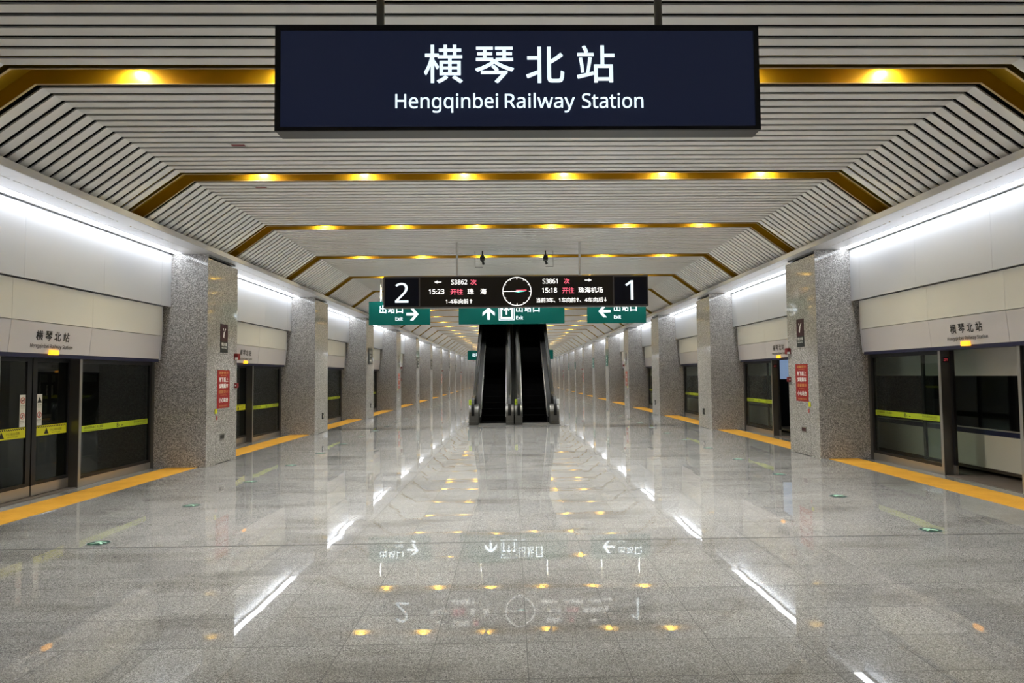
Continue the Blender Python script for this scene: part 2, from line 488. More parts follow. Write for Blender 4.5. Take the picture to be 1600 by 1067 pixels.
# ------------------------------------------------------------------ gold light channels and downlights
def channel(xin):
    """U profile bent over the ceiling section; xin: inner end, None for a through channel"""
    D = 0.16; out = []
    for P in ([lambda d: [full(d)]] if xin is None else [lambda d: [half(d, xin, -1)], lambda d: [half(d, xin, 1)]]):
        out.append(channel_piece(P, D))
    return out
def channel_piece(P, D):
    mb, lips = MB(), MB()
    for a, b in zip(P(D), P(D + 0.012)): mb.ribbon(a, b, 0.092, 0.457)
    for y0, y1 in ((0.080, 0.092), (0.457, 0.469)):
        for a, b in zip(P(0.004), P(D + 0.012)): mb.ribbon(a, b, y0, y1)
    for y0, y1 in ((0.072, 0.100), (0.449, 0.477)):
        for a, b in zip(P(-0.004), P(0.004)): lips.ribbon(a, b, y0, y1)
    return mb, lips
def make_channel(xin):
    r = thing('light_channel', '', 'ceiling light channel', (0, 0, 0), 'gold channels across the slat ceiling')
    for mb, lips in channel(xin):
        mb.build('trough', 'gold', r); lips.build('lip', 'gold_lip', r)
    remember(r)
    return r
chA, chB = make_channel(None), make_channel(HX + 0.06)
usedA = usedB = False
dl = thing('downlight', '', 'ceiling light', (0, 0, 0), 'small warm downlights in the gold channels')
bz = MB(); bz.ring((0, 0, -0.010), 0.060, 0.044, X_, Y_, 24); bz.cyl((0, 0, -0.006), (0, 0, -0.001), 0.060, 0.060, 24)
bz.build('bezel', 'gold_lip', dl)
MB().cyl((0, 0, -0.012), (0, 0, -0.0065), 0.043, 0.043, 24).build('lens', 'downlight_lens', dl)
beam_data = bpy.data.lights.new('downlight_beam', 'SPOT')
beam_data.energy = DOWNBEAM; beam_data.color = (0.93, 0.97, 1.0); beam_data.spot_size = math.radians(86)
beam_data.spot_blend = 0.5; beam_data.shadow_soft_size = 0.04
beam = bpy.data.objects.new('downlight_beam', beam_data); COL.objects.link(beam); beam.parent = dl; beam.location = (0, 0, -0.180)
remember(dl); dl_used = False
POSN = ('leftmost', 'second', 'third', 'fourth', 'fifth', 'rightmost')
n_band = 0
for j in range(0, j1 - 1):
    y = BAND0 + j * BANDP
    if y + 0.6 > YE: break
    n_band += 1
    cut = j in (7, 8)
    lab = 'gold light channel across the slat ceiling, %s from the front' % nth(n_band)
    if cut:
        if not usedB: chB.location = (0, y, 0); chB['label'] = lab; usedB = True
        else: dup(chB, (0, y, 0), lab)
    else:
        if not usedA: chA.location = (0, y, 0); chA['label'] = lab; usedA = True
        else: dup(chA, (0, y, 0), lab)
    for i in range(6):
        x = (i - 2.5) * 1.66
        if cut and abs(x) < HX: continue
        l2 = '%s warm downlight%s in the %s gold ceiling channel' % (POSN[i], '' if i in (0, 5) else ' from the left', nth(n_band))
        p = (x, y + 0.362, ZC + 0.160)
        if not dl_used: dl.location = p; dl['label'] = l2; dl_used = True
        else: dup(dl, p, l2)

# ------------------------------------------------------------------ columns
def make_column(sg):
    r = thing('column', '', 'column', (0, 0, 0), 'granite columns along both platform edges')
    o = MB()
    o.prism([(sg * XC, 0), (sg * XO, 0), (sg * XO, DEPTH), (sg * XC, DEPTH)], 'z', 0, 4.155)
    o.prism([(sg * (XC + 0.0), 0), (sg * XO, 0), (sg * XO, 0.03), (sg * XC, 0.03)], 'z', 4.155, 4.232)
    o.build('granite_cladding', 'column_granite', r)
    MB().box(sg * (XC + 0.12), sg * XO, 0.03, DEPTH - 0.12, 4.155, 4.236).build('recess', 'dark_void', r)  # painted near-black so the recess reads as shaded
    MB().box(sg * (XC + 0.03), sg * XO, 0.03, DEPTH - 0.06, 4.205, 4.236).build('top_rail', 'steel_dark', r)
    g = MB(); g.box(sg * (XC - 0.0008), sg * (XC + 0.004), 0.43, 0.434, 0, 1.08); g.box(sg * (XC - 0.0008), sg * (XC + 0.004), 0.434, 1.2, 0.0, 0.012)
    g.build('access_panel_joint', 'ink', r)
    remember(r)
    return r
SIDE = {-1: 'left', 1: 'right'}
for sg in (-1, 1):
    c0 = make_column(sg)
    for k in range(0, KMAX + 1):
        n = k
        lab = ('speckled grey granite column on the %s platform edge, beside the viewpoint' % SIDE[sg]) if k == 0 else \
              ('speckled grey granite column on the %s platform edge, %s from the front' % (SIDE[sg], nth(n)))
        if k == 0: c0.location = (0, coly(0), 0); c0['label'] = lab
        else: dup(c0, (0, coly(k), 0), lab)

# ------------------------------------------------------------------ light lines over the doors
for sg in (-1, 1):
    s0 = thing('strip_light', '', 'strip light', (0, 0, 0), 'white light lines over the platform doors')
    L = PITCH - DEPTH
    MB().box(sg * 6.615, sg * 6.785, 0.0, L, ZS + 0.012, ZS + 0.022).build('diffuser', 'strip_lamp', s0)
    t = MB(); t.box(sg * 6.60, sg * 6.615, 0, L, ZS, ZS + 0.06); t.box(sg * 6.785, sg * 6.80, 0, L, ZS, ZS + 0.06)
    t.build('frame', 'soffit_white', s0)
    remember(s0)
    for i, k in enumerate(range(-2, KMAX + 1)):
        y = coly(k) + DEPTH
        lab = 'white light line in the %s soffit, %s' % (SIDE[sg], {-2: 'behind the viewpoint', -1: 'beside the viewpoint', 0: 'this side of the first column in view'}.get(k) or 'just beyond the %s column in view' % nth(max(k, 1)))
        if i == 0: s0.location = (0, y, 0); s0['label'] = lab
        else: dup(s0, (0, y, 0), lab)

# ------------------------------------------------------------------ yellow tactile strips
for sg in (-1, 1):
    for k in range(-2, KMAX + 1):
        y0, y1 = coly(k) + DEPTH, coly(k + 1)
        o = MB().box(sg * 6.28, sg * 6.88, y0 + 0.002, y1 - 0.002, 0.0, 0.006).build('tactile_paving', 'tactile_yellow')
        where = {-2: 'behind the viewpoint', -1: 'beside the viewpoint'}.get(k) or 'in the %s bay from the front' % nth(k + 1)
        tag(o, 'yellow studded tactile strip along the %s doors, %s' % (SIDE[sg], where), 'tactile strip', 'yellow tactile strips along the platform doors')

# ------------------------------------------------------------------ platform screen doors
DOORC = 10.31                                         # door centre in bay 0; bay k adds k * PITCH
def warn_sign(mb_w, mb_i, x, y, z, s, up=Z_, right=None):
    pass
def make_screen(sg, is_open):
    r = thing('platform_screen_door', '', 'platform door', (0, 0, 0), 'platform screen doors between the columns')
    far, near = COL0 + PITCH - DOORC - 0.004, COL0 + DEPTH - DOORC + 0.004
    rt = Y_ * (-sg)                                    # reading direction seen from the platform
    def B(x0, x1, y0, y1, z0, z1): return MB().box(sg * x0, sg * x1, y0, y1, z0, z1)
    # upper cream panel
    c = MB(); cuts = [near + 0.12, -0.91, 0.88, far - 0.12]
    for a, b in zip(cuts, cuts[1:]): c.box(sg * 6.95, sg * 7.5, a + 0.002, b - 0.002, 2.602, 3.172)
    c.build('header_panel', 'cream_panel', r)
    # lilac fascia leaning outwards, with navy lower edge
    fa = MB()
    for a, b in zip(cuts, cuts[1:]):
        fa.prism([(sg * 6.955, 2.592), (sg * 7.30, 2.592), (sg * 7.30, 2.142), (sg * 7.00, 2.142)], 'y', a + 0.003, b - 0.003)
    fo = fa.build('fascia', 'fascia_lilac', r)
    en = MB()
    for y in (near + 0.10, far - 0.12):
        en.prism([(sg * 6.95, 3.17), (sg * 6.985, 3.17), (sg * 6.985, 2.6), (sg * 7.02, 2.12), (sg * 6.985, 2.12), (sg * 6.95, 2.6)], 'y', y, y + 0.02)
    en.build('end_trim', 'soffit_white', r)
    nv = B(7.006, 7.34, near + 0.12, far - 0.12, 2.085, 2.142).build('lower_edge', 'navy_strip', r)
    # station name on the fascia
    slope = Vector((sg * -0.045, 0, 0.45)).normalized()
    def FP(y, z): return Vector((sg * (6.955 + (2.592 - z) / 0.45 * 0.045 - 0.004), y, z))
    mb = MB()
    for i, ch in enumerate('横琴北站'):
        put_text(mb, ch, FP(-0.03, 2.405) + rt * ((i - 1.5) * 0.197), rt, slope, 0.146, 0.146, 0.012)
    put_text(mb, 'Hengqinbei Railway Station', FP(-0.03, 2.245), rt, slope, 0.93, 0.078, 0.002)
    mb.build('station_name', 'ink', fo, normals=False)
    B(6.955, 7.05, -0.09, 0.09, 2.125, 2.20).build('warning_lamp', 'amber_lamp', fo, bevel=0.008)
    # posts
    for y0 in (-0.92, 0.86):
        p = B(7.13, 7.29, y0, y0 + 0.06, 0, 2.09).build('post', 'steel_dark', r)
        B(7.124, 7.131, y0 - 0.001, y0 + 0.061, 0, 2.085).build('bright_edge', 'steel', p)
        if y0 > 0 and sg > 0:
            mb = MB(); put_text(mb, '21', (sg * 7.215, y0 - 0.004, 1.93), X_, Z_, 0.06, 0.04)
            MB().box(sg * 7.165, sg * 7.265, y0 - 0.003, y0, 1.885, 1.975).build('display', 'black_frame', p)
            mb.build('door_number', 'red_led', p, normals=False)
    for y0 in (far - 0.09, near): B(7.14, 7.26, y0, y0 + 0.09, 0, 2.09).build('edge_post', 'steel_dark', r)
    # fixed panels
    for a, b in ((0.922, far - 0.092), (near + 0.092, -0.922)):
        fp = MB(); x0, x1 = sg * 7.155, sg * 7.20
        fp.box(x0, x1, a, a + 0.055, 0.13, 2.085); fp.box(x0, x1, b - 0.055, b, 0.13, 2.085)
        fp.box(x0, x1, a + 0.055, b - 0.055, 0.13, 0.18); fp.box(x0, x1, a + 0.055, b - 0.055, 2.02, 2.085)
        fr = fp.build('fixed_panel', 'black_frame', r)
        B(7.172, 7.180, a + 0.055, b - 0.055, 0.18, 2.02).build('pane', 'door_glass', fr)
        B(7.150, 7.21, a, b, 0.0, 0.13).build('base_plate', 'steel', fr)
        B(7.1690, 7.1715, a + 0.075, b - 0.085, 0.885, 0.985).build('caution_tape', 'tape_green', fr)
        mid = (a + b) / 2; xs = sg * 7.1675; half_w = (b - a) / 2
        m1 = MB()
        put_text(m1, '8', (xs, mid, 0.935), rt, Z_, 0.05, 0.075, 0.02)
        put_text(m1, '车', (xs, mid + rt.y * 0.055, 0.925), rt, Z_, 0.04, 0.045)
        arrow(m1, (xs, mid + rt.y * 0.15, 0.92), -rt, Z_, 0.06, 0.014, 0.025, 0.005)
        put_text(m1, '请勿倚靠屏蔽门 禁止翻越', Vector((xs, mid, 0.950)) - rt * (half_w - 0.40), rt, Z_, 0.52, 0.042)
        put_text(m1, 'Please do not lean on the screen doors', Vector((xs, mid, 0.905)) - rt * (half_w - 0.40), rt, Z_, 0.52, 0.022)
        put_text(m1, '请站在黄色安全线内', Vector((xs, mid, 0.950)) + rt * (half_w - 0.36), rt, Z_, 0.42, 0.042)
        put_text(m1, 'Please stand behind the yellow line', Vector((xs, mid, 0.905)) + rt * (half_w - 0.36), rt, Z_, 0.42, 0.022)
        m1.build('tape_lettering', 'ink', fr, normals=False)
    # door leaves
    W = 0.865
    for d in (-1, 1):
        off = d * (0.012 + (0.84 if is_open else 0.0))
        a, b = (off, off + W) if d > 0 else (off - W, off)
        if is_open:
            a, b = (0.80, 1.66) if d > 0 else (-1.66, -0.80)
        lf = MB(); x0, x1 = sg * 7.285, sg * 7.325
        jw = 0.095                                     # meeting stile is wider
        aw, bw = (jw, 0.06) if d > 0 else (0.06, jw)
        lf.box(x0, x1, a, a + aw, 0.17, 2.085); lf.box(x0, x1, b - bw, b, 0.17, 2.085)
        lf.box(x0, x1, a + aw, b - bw, 0.17, 0.22); lf.box(x0, x1, a + aw, b - bw, 2.03, 2.085)
        lo = lf.build('door_leaf', 'black_frame', r)
        B(7.300, 7.308, a + aw, b - bw, 0.22, 2.03).build('pane', 'door_glass', lo)
        B(7.282, 7.328, a + 0.004, b - 0.004, 0.02, 0.17).build('kick_plate', 'steel', lo)
        if is_open: continue
        ga, gb = a + aw, b - bw; gm = (ga + gb) / 2
        B(7.2960, 7.2985, ga + 0.004, gb - 0.004, 0.90, 1.055).build('caution_tape', 'tape_yellow', lo)
        m1 = MB(); xs = sg * 7.2945
        n = 17; st = (gb - ga - 0.02) / n
        for i in range(n):
            y = ga + 0.01 + i * st
            m1.poly([(xs, y, 1.020), (xs, y + st * 0.55, 1.020), (xs, y + st * 0.55 - rt.y * 0.02, 1.046), (xs, y - rt.y * 0.02, 1.046)])
        c = Vector((xs, gm, 0.965)) - rt * 0.12
        m1.poly([c + rt * 0.055 + Z_ * -0.045, c + rt * -0.055 + Z_ * -0.045, c + Z_ * 0.05])
        put_text(m1, '小心站台间隙', Vector((xs, gm, 0.975)) + rt * 0.10, rt, Z_, 0.27, 0.042)
        put_text(m1, 'Mind the gap', Vector((xs, gm, 0.93)) + rt * 0.10, rt, Z_, 0.2, 0.024)
        m1.build('tape_lettering', 'ink', lo, normals=False)
        # stickers beside the meeting stile
        ys = (ga + 0.07) if d > 0 else (gb - 0.07)
        B(7.2960, 7.2985, ys - 0.058, ys + 0.058, 1.062, 1.535).build('sticker', 'sticker_white', lo)
        i1, i2 = MB(), MB()
        for q, zc in enumerate((1.45, 1.22)):
            cc = Vector((xs, ys, zc))
            if d * sg > 0 or q == 1:
                i2.ring(cc, 0.048, 0.036, rt, Z_, 28)
                i2.poly([cc - rt * 0.033 - Z_ * 0.025, cc - rt * 0.025 - Z_ * 0.033, cc + rt * 0.033 + Z_ * 0.025, cc + rt * 0.025 + Z_ * 0.033])
            else:
                i1.poly([cc + rt * 0.05 - Z_ * 0.045, cc - rt * 0.05 - Z_ * 0.045, cc + Z_ * 0.05])
            if d * sg > 0 and q == 0:
                i1.poly([cc - rt * 0.03 - Z_ * 0.006, cc + rt * 0.03 - Z_ * 0.006, cc + rt * 0.03 + Z_ * 0.006, cc - rt * 0.03 + Z_ * 0.006])
            else:
                i1.poly([cc - rt * 0.008 - Z_ * 0.025, cc + rt * 0.008 - Z_ * 0.025, cc + rt * 0.006 + Z_ * 0.02, cc - rt * 0.006 + Z_ * 0.02])
            for dz, h in ((-0.075, 0.02), (-0.098, 0.012), (-0.115, 0.01)):
                put_text(i1, ('禁止吸烟', 'No smoking', 'Thank you')[(-0.075, -0.098, -0.115).index(dz)] if (d * sg > 0 and q == 0) else ('禁止倚靠', 'No leaning', 'Thank you')[(-0.075, -0.098, -0.115).index(dz)], cc + Z_ * dz, rt, Z_, 0.085, h)
        i1.build('sticker_marks', 'ink', lo, normals=False)
        if len(i2.bm.faces): i2.build('sticker_prohibition', 'red_mark', lo, normals=False)
    B(7.15, 7.61, -0.86, 0.86, 0.0, 0.010).build('threshold', 'track_floor', r)
    remember(r)
    return r
for sg in (-1, 1):
    closed = make_screen(sg, False)
    opened = make_screen(sg, True) if sg > 0 else None
    firsts = {}
    for k in range(-1, KMAX + 1):
        op = sg > 0 and k in (0, 1)
        src = opened if op else closed
        where = {-1: 'beside the viewpoint', 0: 'nearest in view'}.get(k) or 'in the %s bay from the front' % nth(k + 1)
        lab = 'glass platform screen door with lilac name fascia on the %s side, %s, %s' % (SIDE[sg], where, 'standing open' if op else 'closed')
        loc = (0, DOORC + k * PITCH, 0)
        if src.name not in firsts: src.location = loc; src['label'] = lab; firsts[src.name] = 1
        else: dup(src, loc, lab)

# ------------------------------------------------------------------ train behind the right-hand doors
tr = thing('train', 'cream train with navy stripe standing behind the right platform doors', 'train', (7.8, 4.0, 0))
def TB(x0, x1, y0, y1, z0, z1): return MB().box(x0 - 7.8, x1 - 7.8, y0 - 4.0, y1 - 4.0, z0, z1)
def train_sides(mb_list):
    pass
TY0, TY1 = 2.0, 62.0
DW = [(DOORC + k * PITCH + 1.15, DOORC + k * PITCH + 2.55) for k in range(1, 7)]   # doorways of the carriages
segs = []; y = TY0
for a, b in DW: segs.append((y, a)); y = b
segs.append((y, TY1))
low, up, nav, lin, win = MB(), MB(), MB(), MB(), MB()
for a, b in segs:
    A, Bq = a - 4.0, b - 4.0
    low.box(0, 0.06, A, Bq, 0.126, 0.675)
    nav.box(-0.004, 0.06, A, Bq, 0.675, 0.757)
    lin.box(-0.006, 0.06, A, Bq, 0.757, 0.780)
    win.box(0.006, 0.06, A, Bq, 0.780, 1.652)
    up.box(0, 0.06, A, Bq, 1.652, 2.7)
low.build('lower_side', 'train_cream', tr); up.build('upper_side', 'train_cream', tr); nav.build('stripe', 'train_navy', tr)
lin.build('waist_line', 'steel', tr); win.build('window_band', 'train_glass', tr)
TB(7.8, 10.3, TY0, TY1, 2.7, 2.8).build('roof', 'train_cream', tr)
TB(7.86, 10.3, TY0, TY1, 0.06, 0.12).build('cabin_floor', 'track_floor', tr)
TB(10.2, 10.3, TY0, TY1, 0.0, 2.7).build('far_side', 'steel_dark', tr)
TB(7.95, 10.2, 20.3, 20.4, 0.0, 1.55).build('partition', 'black_frame', tr)
TB(7.90, 10.2, 20.38, 20.44, 1.55, 2.6).build('lit_panel', 'train_blue_lit', tr)  # emission stands in for a lit surface inside the train
pr = MB()
pts = [(0, 0.35), (0.0, 1.1), (0.06, 1.38), (0.16, 1.5), (0.30, 1.52), (0.42, 1.4), (0.48, 0.9), (0.42, 0.45), (0.3, 0.3)]
pr.prism([(0.25 + a, z) for a, z in pts], 'y', 13.75, 13.95); pr.build('draught_screen', 'rubber', tr)
TB(7.95, 8.3, 17.3, 17.9, 0.4, 0.46).build('bench_seat', 'steel_dark', tr)
TB(8.9, 9.2, 14.0, 30.0, 2.62, 2.68).build('cabin_light', 'train_blue_lit', tr)

t = MB(); t.box(7.62, 8.36, YB, YE, -0.1, 0.0); struct(t.build('floor_edge', 'track_floor'), 'brown ledge between the platform and the train')

# ------------------------------------------------------------------ station name sign
BY = 4.55
sg_ = thing('station_name_sign', 'large dark blue hanging sign with the white station name', 'hanging sign', (0, BY, 3.42))
def SB(x0, x1, y0, y1, z0, z1): return MB().box(x0, x1, y0 - BY, y1 - BY, z0 - 3.42, z1 - 3.42)
SB(-1.672, 1.664, BY, BY + 0.15, 3.42, 4.157).build('casing', 'sign_black', sg_, bevel=0.004)
SB(-1.635, 1.627, BY - 0.004, BY, 3.447, 4.120).build('face_panel', 'sign_navy', sg_)
bd = MB()
for x0, x1, z0, z1 in ((-1.672, 1.664, 4.120, 4.157), (-1.672, 1.664, 3.42, 3.447), (-1.672, -1.635, 3.447, 4.12), (1.627, 1.664, 3.447, 4.12)):
    bd.box(x0, x1, -0.010, 0.0, z0 - 3.42, z1 - 3.42)
bd.build('frame', 'sign_black', sg_)
mb = MB()
def bs(u, v):      # photo pixel on the sign face -> local point
    return Vector(((u - 807.0) / 226.2 - 0.006, -0.008, (205.5 - v) / 222.6))
for ch, (u0, u1, v0, v1) in zip('横琴北站', ((660, 720, 72, 132), (739, 800, 75, 132), (818.5, 878, 75, 132), (898, 957, 73, 131.5))):
    a, b = bs(u0, v1), bs(u1, v0)
    put_text(mb, ch, (a + b) / 2, X_, Z_, b.x - a.x, b.z - a.z, 0.008)
mb.build('chinese_lettering', 'lit_white', sg_, normals=False)
for word, u0, u1, v0, v1 in (('Hengqinbei', 615.5, 774.5, 147.5, 178), ('Railway', 785, 894, 147.5, 178), ('Station', 905, 1001, 147.8, 171.4)):
    mb = MB(); a, b = bs(u0, v1), bs(u1, v0)
    put_text(mb, word, (a + b) / 2, X_, Z_, b.x - a.x, b.z - a.z, 0.006)
    mb.build('english_lettering', 'lit_white', sg_, normals=False)
for x in (-0.97, 0.985):
    o = MB().cyl((x, 0.075, 0.737), (x, 0.075, ZC - 3.42), 0.027, seg=20)
    o.cyl((x, 0.075, 0.735), (x, 0.075, 0.765), 0.052, 0.028, 20)
    ro = o.build('hanging_rod', 'rod_beige', sg_)
    o = MB(); o.box(x - 0.09, x + 0.09, 0.03, 0.12, 0.734, 0.742)
    for dx in (-0.07, 0.065): o.cyl((x + dx, 0.05, 0.74), (x + dx, 0.05, 0.757), 0.009, seg=8)
    o.build('bracket', 'black_frame', ro)

# ------------------------------------------------------------------ departure display
DY, DZ0, DZ1 = 16.1, 3.385, 4.142
dp = thing('departure_display', 'long black departure board with platform numbers 2 and 1 and a clock', 'display board', (0, DY, DZ0))
kx = 6.366 / 412.8
def dpx(u, v): return Vector((0.055 + (u - 805.6) * kx, -0.012, (480.6 - v) / 49.3 * (DZ1 - DZ0)))
def dbox(u0, u1, v0, v1, y0, y1):
    a, b = dpx(u0, v1), dpx(u1, v0); return MB().box(a.x, b.x, y0, y1, a.z, b.z)
dbox(599.2, 1012, 431.3, 480.6, 0.0, 0.22).build('casing', 'led_frame', dp, bevel=0.008)
dbox(602, 654.3, 434.2, 478.2, -0.006, 0.0).build('number_panel', 'led_navy', dp)
dbox(958.4, 1010, 434.2, 478.2, -0.006, 0.0).build('number_panel', 'led_navy', dp)
dbox(656.4, 956.4, 433.2, 478.6, -0.006, 0.0).build('screen', 'led_screen', dp)
def dtext(items, m, name):
    for s, u0, u1, v0, v1, bold in items:
        mb = MB(); a, b = dpx(u0, v1), dpx(u1, v0)
        put_text(mb, s, (a + b) / 2, X_, Z_, b.x - a.x, b.z - a.z, bold)
        mb.build(name, m, dp, normals=False)
dtext([('2', 617.7, 638.3, 441.5, 472.5, 0.0), ('1', 975.8, 988.3, 440.3, 471, 0.0)], 'lit_white', 'platform_number')
dtext([('S3862', 704.6, 729.3, 437.2, 444.7, .004), ('15:23', 669.8, 693.8, 451.8, 459.4, .004), ('珠', 729.8, 739.5, 451.3, 460.5, .003), ('海', 749.5, 759, 451.3, 460.5, .003),
       ('1-4车向前', 696, 731, 467.3, 475, .003), ('S3861', 846.7, 870.2, 436.8, 444.3, .004), ('15:18', 845.5, 869, 451, 458.6, .004),
       ('珠海机场', 902.5, 940.7, 450.4, 459.3, .003), ('当前3车、1车向前', 837, 898, 466.7, 474, .003), ('、4车向后', 904, 941, 466.7, 474, .003)], 'led_white', 'lettering')
dtext([('次', 734.5, 744, 436.8, 445.5, .004), ('开往', 703.5, 722.7, 451.5, 460.8, .004), ('次', 880, 889, 436.3, 445, .004), ('开往', 877.3, 895.7, 450.6, 460, .004)], 'led_red', 'red_lettering')
ar = MB()
arrow(ar, dpx(683.8, 440.8), -X_, Z_, 0.17, 0.035, 0.08, 0.010)
arrow(ar, dpx(918.2, 439.4), X_, Z_, 0.17, 0.035, 0.08, 0.010)
arrow(ar, dpx(735, 471), Z_, X_, 0.10, 0.035, 0.04, 0.009)
arrow(ar, dpx(901, 470.2), Z_, X_, 0.10, 0.035, 0.04, 0.009)
arrow(ar, dpx(944.3, 470), -Z_, X_, 0.10, 0.035, 0.04, 0.009)
ar.build('arrow_marks', 'led_white', dp, normals=False)
ck = MB(); cc = dpx(806.6, 456.2); ck.ring(cc, 0.347, 0.330, X_, Z_, 72)
for i in range(12):
    a = math.pi * i / 6; d = X_ * math.cos(a) + Z_ * math.sin(a); n = Z_ * math.cos(a) - X_ * math.sin(a)
    l0 = 0.29 if i % 3 == 0 else 0.305; q = cc
    ck.poly([q + d * l0 + n * 0.008, q + d * l0 - n * 0.008, q + d * 0.325 - n * 0.008, q + d * 0.325 + n * 0.008])
co = ck.build('clock_dial', 'led_white', dp, normals=False)
q = cc - Y_ * 0.002
MB().poly([q - X_ * 0.10, q + Z_ * 0.028 + X_ * 0.03, q + X_ * 0.21, q - Z_ * 0.028 + X_ * 0.03]).build('hour_hand', 'led_teal', co, normals=False)
MB().poly([q - X_ * 0.02 + Z_ * 0.02, q + X_ * 0.23 + Z_ * 0.022, q + X_ * 0.23 + Z_ * 0.036, q - X_ * 0.02 + Z_ * 0.034]).build('minute_hand', 'led_red', co, normals=False)
q = q - Y_ * 0.002
MB().poly([q - X_ * 0.31 - Z_ * 0.006, q + X_ * 0.05 - Z_ * 0.008, q + X_ * 0.05 + Z_ * 0.008, q - X_ * 0.31 + Z_ * 0.006]).build('second_hand', 'led_white', co, normals=False)
for x in (-1.37, 1.60):
    o = MB().cyl((x, 0.11, DZ1 - DZ0 - 0.005), (x, 0.11, ZC - DZ0), 0.028, seg=16); o.cyl((x, 0.11, DZ1 - DZ0 - 0.004), (x, 0.11, DZ1 - DZ0 + 0.03), 0.06, 0.03, 16)
    o.build('hanging_rod', 'trim_grey', dp)

# ------------------------------------------------------------------ green exit signs
GY, GZ0, GZ1 = 22.085, 3.44, 4.21
kg = 1 / 47.7
def exit_sign(name_label, u0, u1, kind, loc_y=GY, x0=None, x1=None, z0=GZ0, z1=GZ1):
    gx = lambda u: -0.10 + (u - 802.0) * kg
    if x0 is None: x0, x1 = gx(u0), gx(u1)
    cx_ = (x0 + x1) / 2
    r = thing('exit_sign', name_label, 'exit sign', (cx_, loc_y, z0), 'green hanging exit signs')
    H = z1 - z0; hw = (x1 - x0) / 2
    MB().box(-hw, hw, 0, 0.14, 0, H).build('casing', 'sign_green', r, bevel=0.006)
    for x in (-hw * 0.62, hw * 0.62):
        MB().cyl((x, 0.07, H - 0.004), (x, 0.07, ZC - z0), 0.025, seg=12).build('hanging_rod', 'trim_grey', r)
    wm = MB(); yy = -0.004
    def P(u, v): return Vector((gx(u) - cx_, yy, (506.0 - v) * kg))
    def chev(c, d, n):
        c = Vector(c); Lh, st, hd, wd = 0.20, 0.042, 0.17, 0.20
        t = c + d * Lh
        wm.poly([c - d * Lh + n * st, c - d * Lh - n * st, t - d * 0.07 - n * st, t - d * 0.07 + n * st])
        for sgn in (1, -1):
            nn = n * sgn
            wm.poly([t, t - d * hd + nn * wd, t - d * (hd + 0.11) + nn * wd, t - d * 0.10 + nn * 0.0])
    def words_at(uc0, uc1, ue0, ue1):
        for i, ch in enumerate('出站口'):
            a = P(uc0 + (uc1 - uc0) * (i + 0.5) / 3, 481.3)
            put_text(wm, ch, a, X_, Z_, 0.215, 0.27, 0.012)
        a, b = P(ue0, 499.3), P(ue1, 493.6)
        put_text(wm, 'Exit', (a + b) / 2, X_, Z_, b.x - a.x, b.z - a.z, 0.012)
    if kind == 'right':
        words_at(596.5, 635.5, 622.5, 633.8); chev(P(649, 489.5), X_, Z_)
    elif kind == 'left':
        words_at(963.5, 1002.5, 965, 976); chev(P(950, 487.5), -X_, Z_)
    elif kind == 'up':
        words_at(809.5, 849.5, 811, 822); chev(P(768, 489.5), Z_, X_)
        c = P(796, 488.5)
        def fr(hw_, hh, t):
            wm.poly([c + X_ * -hw_ + Z_ * -hh, c + X_ * hw_ + Z_ * -hh, c + X_ * hw_ + Z_ * (-hh + t), c + X_ * -hw_ + Z_ * (-hh + t)])
        for hw_, t in ((0.255, 0.016),):
            fr(hw_, 0.245, t)
            wm.poly([c + X_ * -hw_ + Z_ * 0.245, c + X_ * -hw_ + Z_ * 0.229, c + X_ * hw_ + Z_ * 0.229, c + X_ * hw_ + Z_ * 0.245])
            for s in (-1, 1): wm.poly([c + X_ * s * hw_ - Z_ * 0.245, c + X_ * s * (hw_ - t) - Z_ * 0.245, c + X_ * s * (hw_ - t) + Z_ * 0.245, c + X_ * s * hw_ + Z_ * 0.245])
        t = 0.05
        wm.poly([c + X_ * -0.2 - Z_ * 0.19, c + X_ * 0.2 - Z_ * 0.19, c + X_ * 0.2 - Z_ * (0.19 - t), c + X_ * -0.2 - Z_ * (0.19 - t)])
        for s in (-1, 1):
            wm.poly([c + X_ * s * 0.2 - Z_ * 0.19, c + X_ * s * (0.2 - t) - Z_ * 0.19, c + X_ * s * (0.2 - t) + Z_ * 0.15, c + X_ * s * 0.2 + Z_ * 0.15])
            wm.poly([c + X_ * s * 0.2 + Z_ * 0.15, c + X_ * s * 0.2 + Z_ * 0.10, c + X_ * s * 0.11 + Z_ * 0.10, c + X_ * s * 0.11 + Z_ * 0.15])
        wm.poly([c + X_ * -0.022 - Z_ * 0.06, c + X_ * 0.022 - Z_ * 0.06, c + X_ * 0.022 + Z_ * 0.12, c + X_ * -0.022 + Z_ * 0.12])
        for s in (-1, 1):
            wm.poly([c + Z_ * 0.19, c + X_ * s * 0.09 + Z_ * 0.10, c + X_ * s * 0.09 + Z_ * 0.05, c + Z_ * 0.135])
    else:
        for i, ch in enumerate('出站口'):
            put_text(wm, ch, (-0.12 * hw + (i - 1) * 0.3, yy, H * 0.55), X_, Z_, 0.24, 0.30, 0.02)
    wm.build('lettering', 'lit_white', r, normals=False)
    return r
exit_sign('green exit sign with right arrow, left of the three behind the departure board', 581, 676, 'right')
exit_sign('wide green exit sign with up arrow above the escalators', 721, 887, 'up')
exit_sign('green exit sign with left arrow, right of the three behind the departure board', 923.2, 1015.7, 'left')
exit_sign('far dark green exit sign left of the escalators', 0, 0, 'far', 61.2, -4.06, -2.1, 3.2, 4.05)
exit_sign('far dark green exit sign right of the escalators', 0, 0, 'far', 61.2, 2.0, 3.72, 3.2, 4.05)

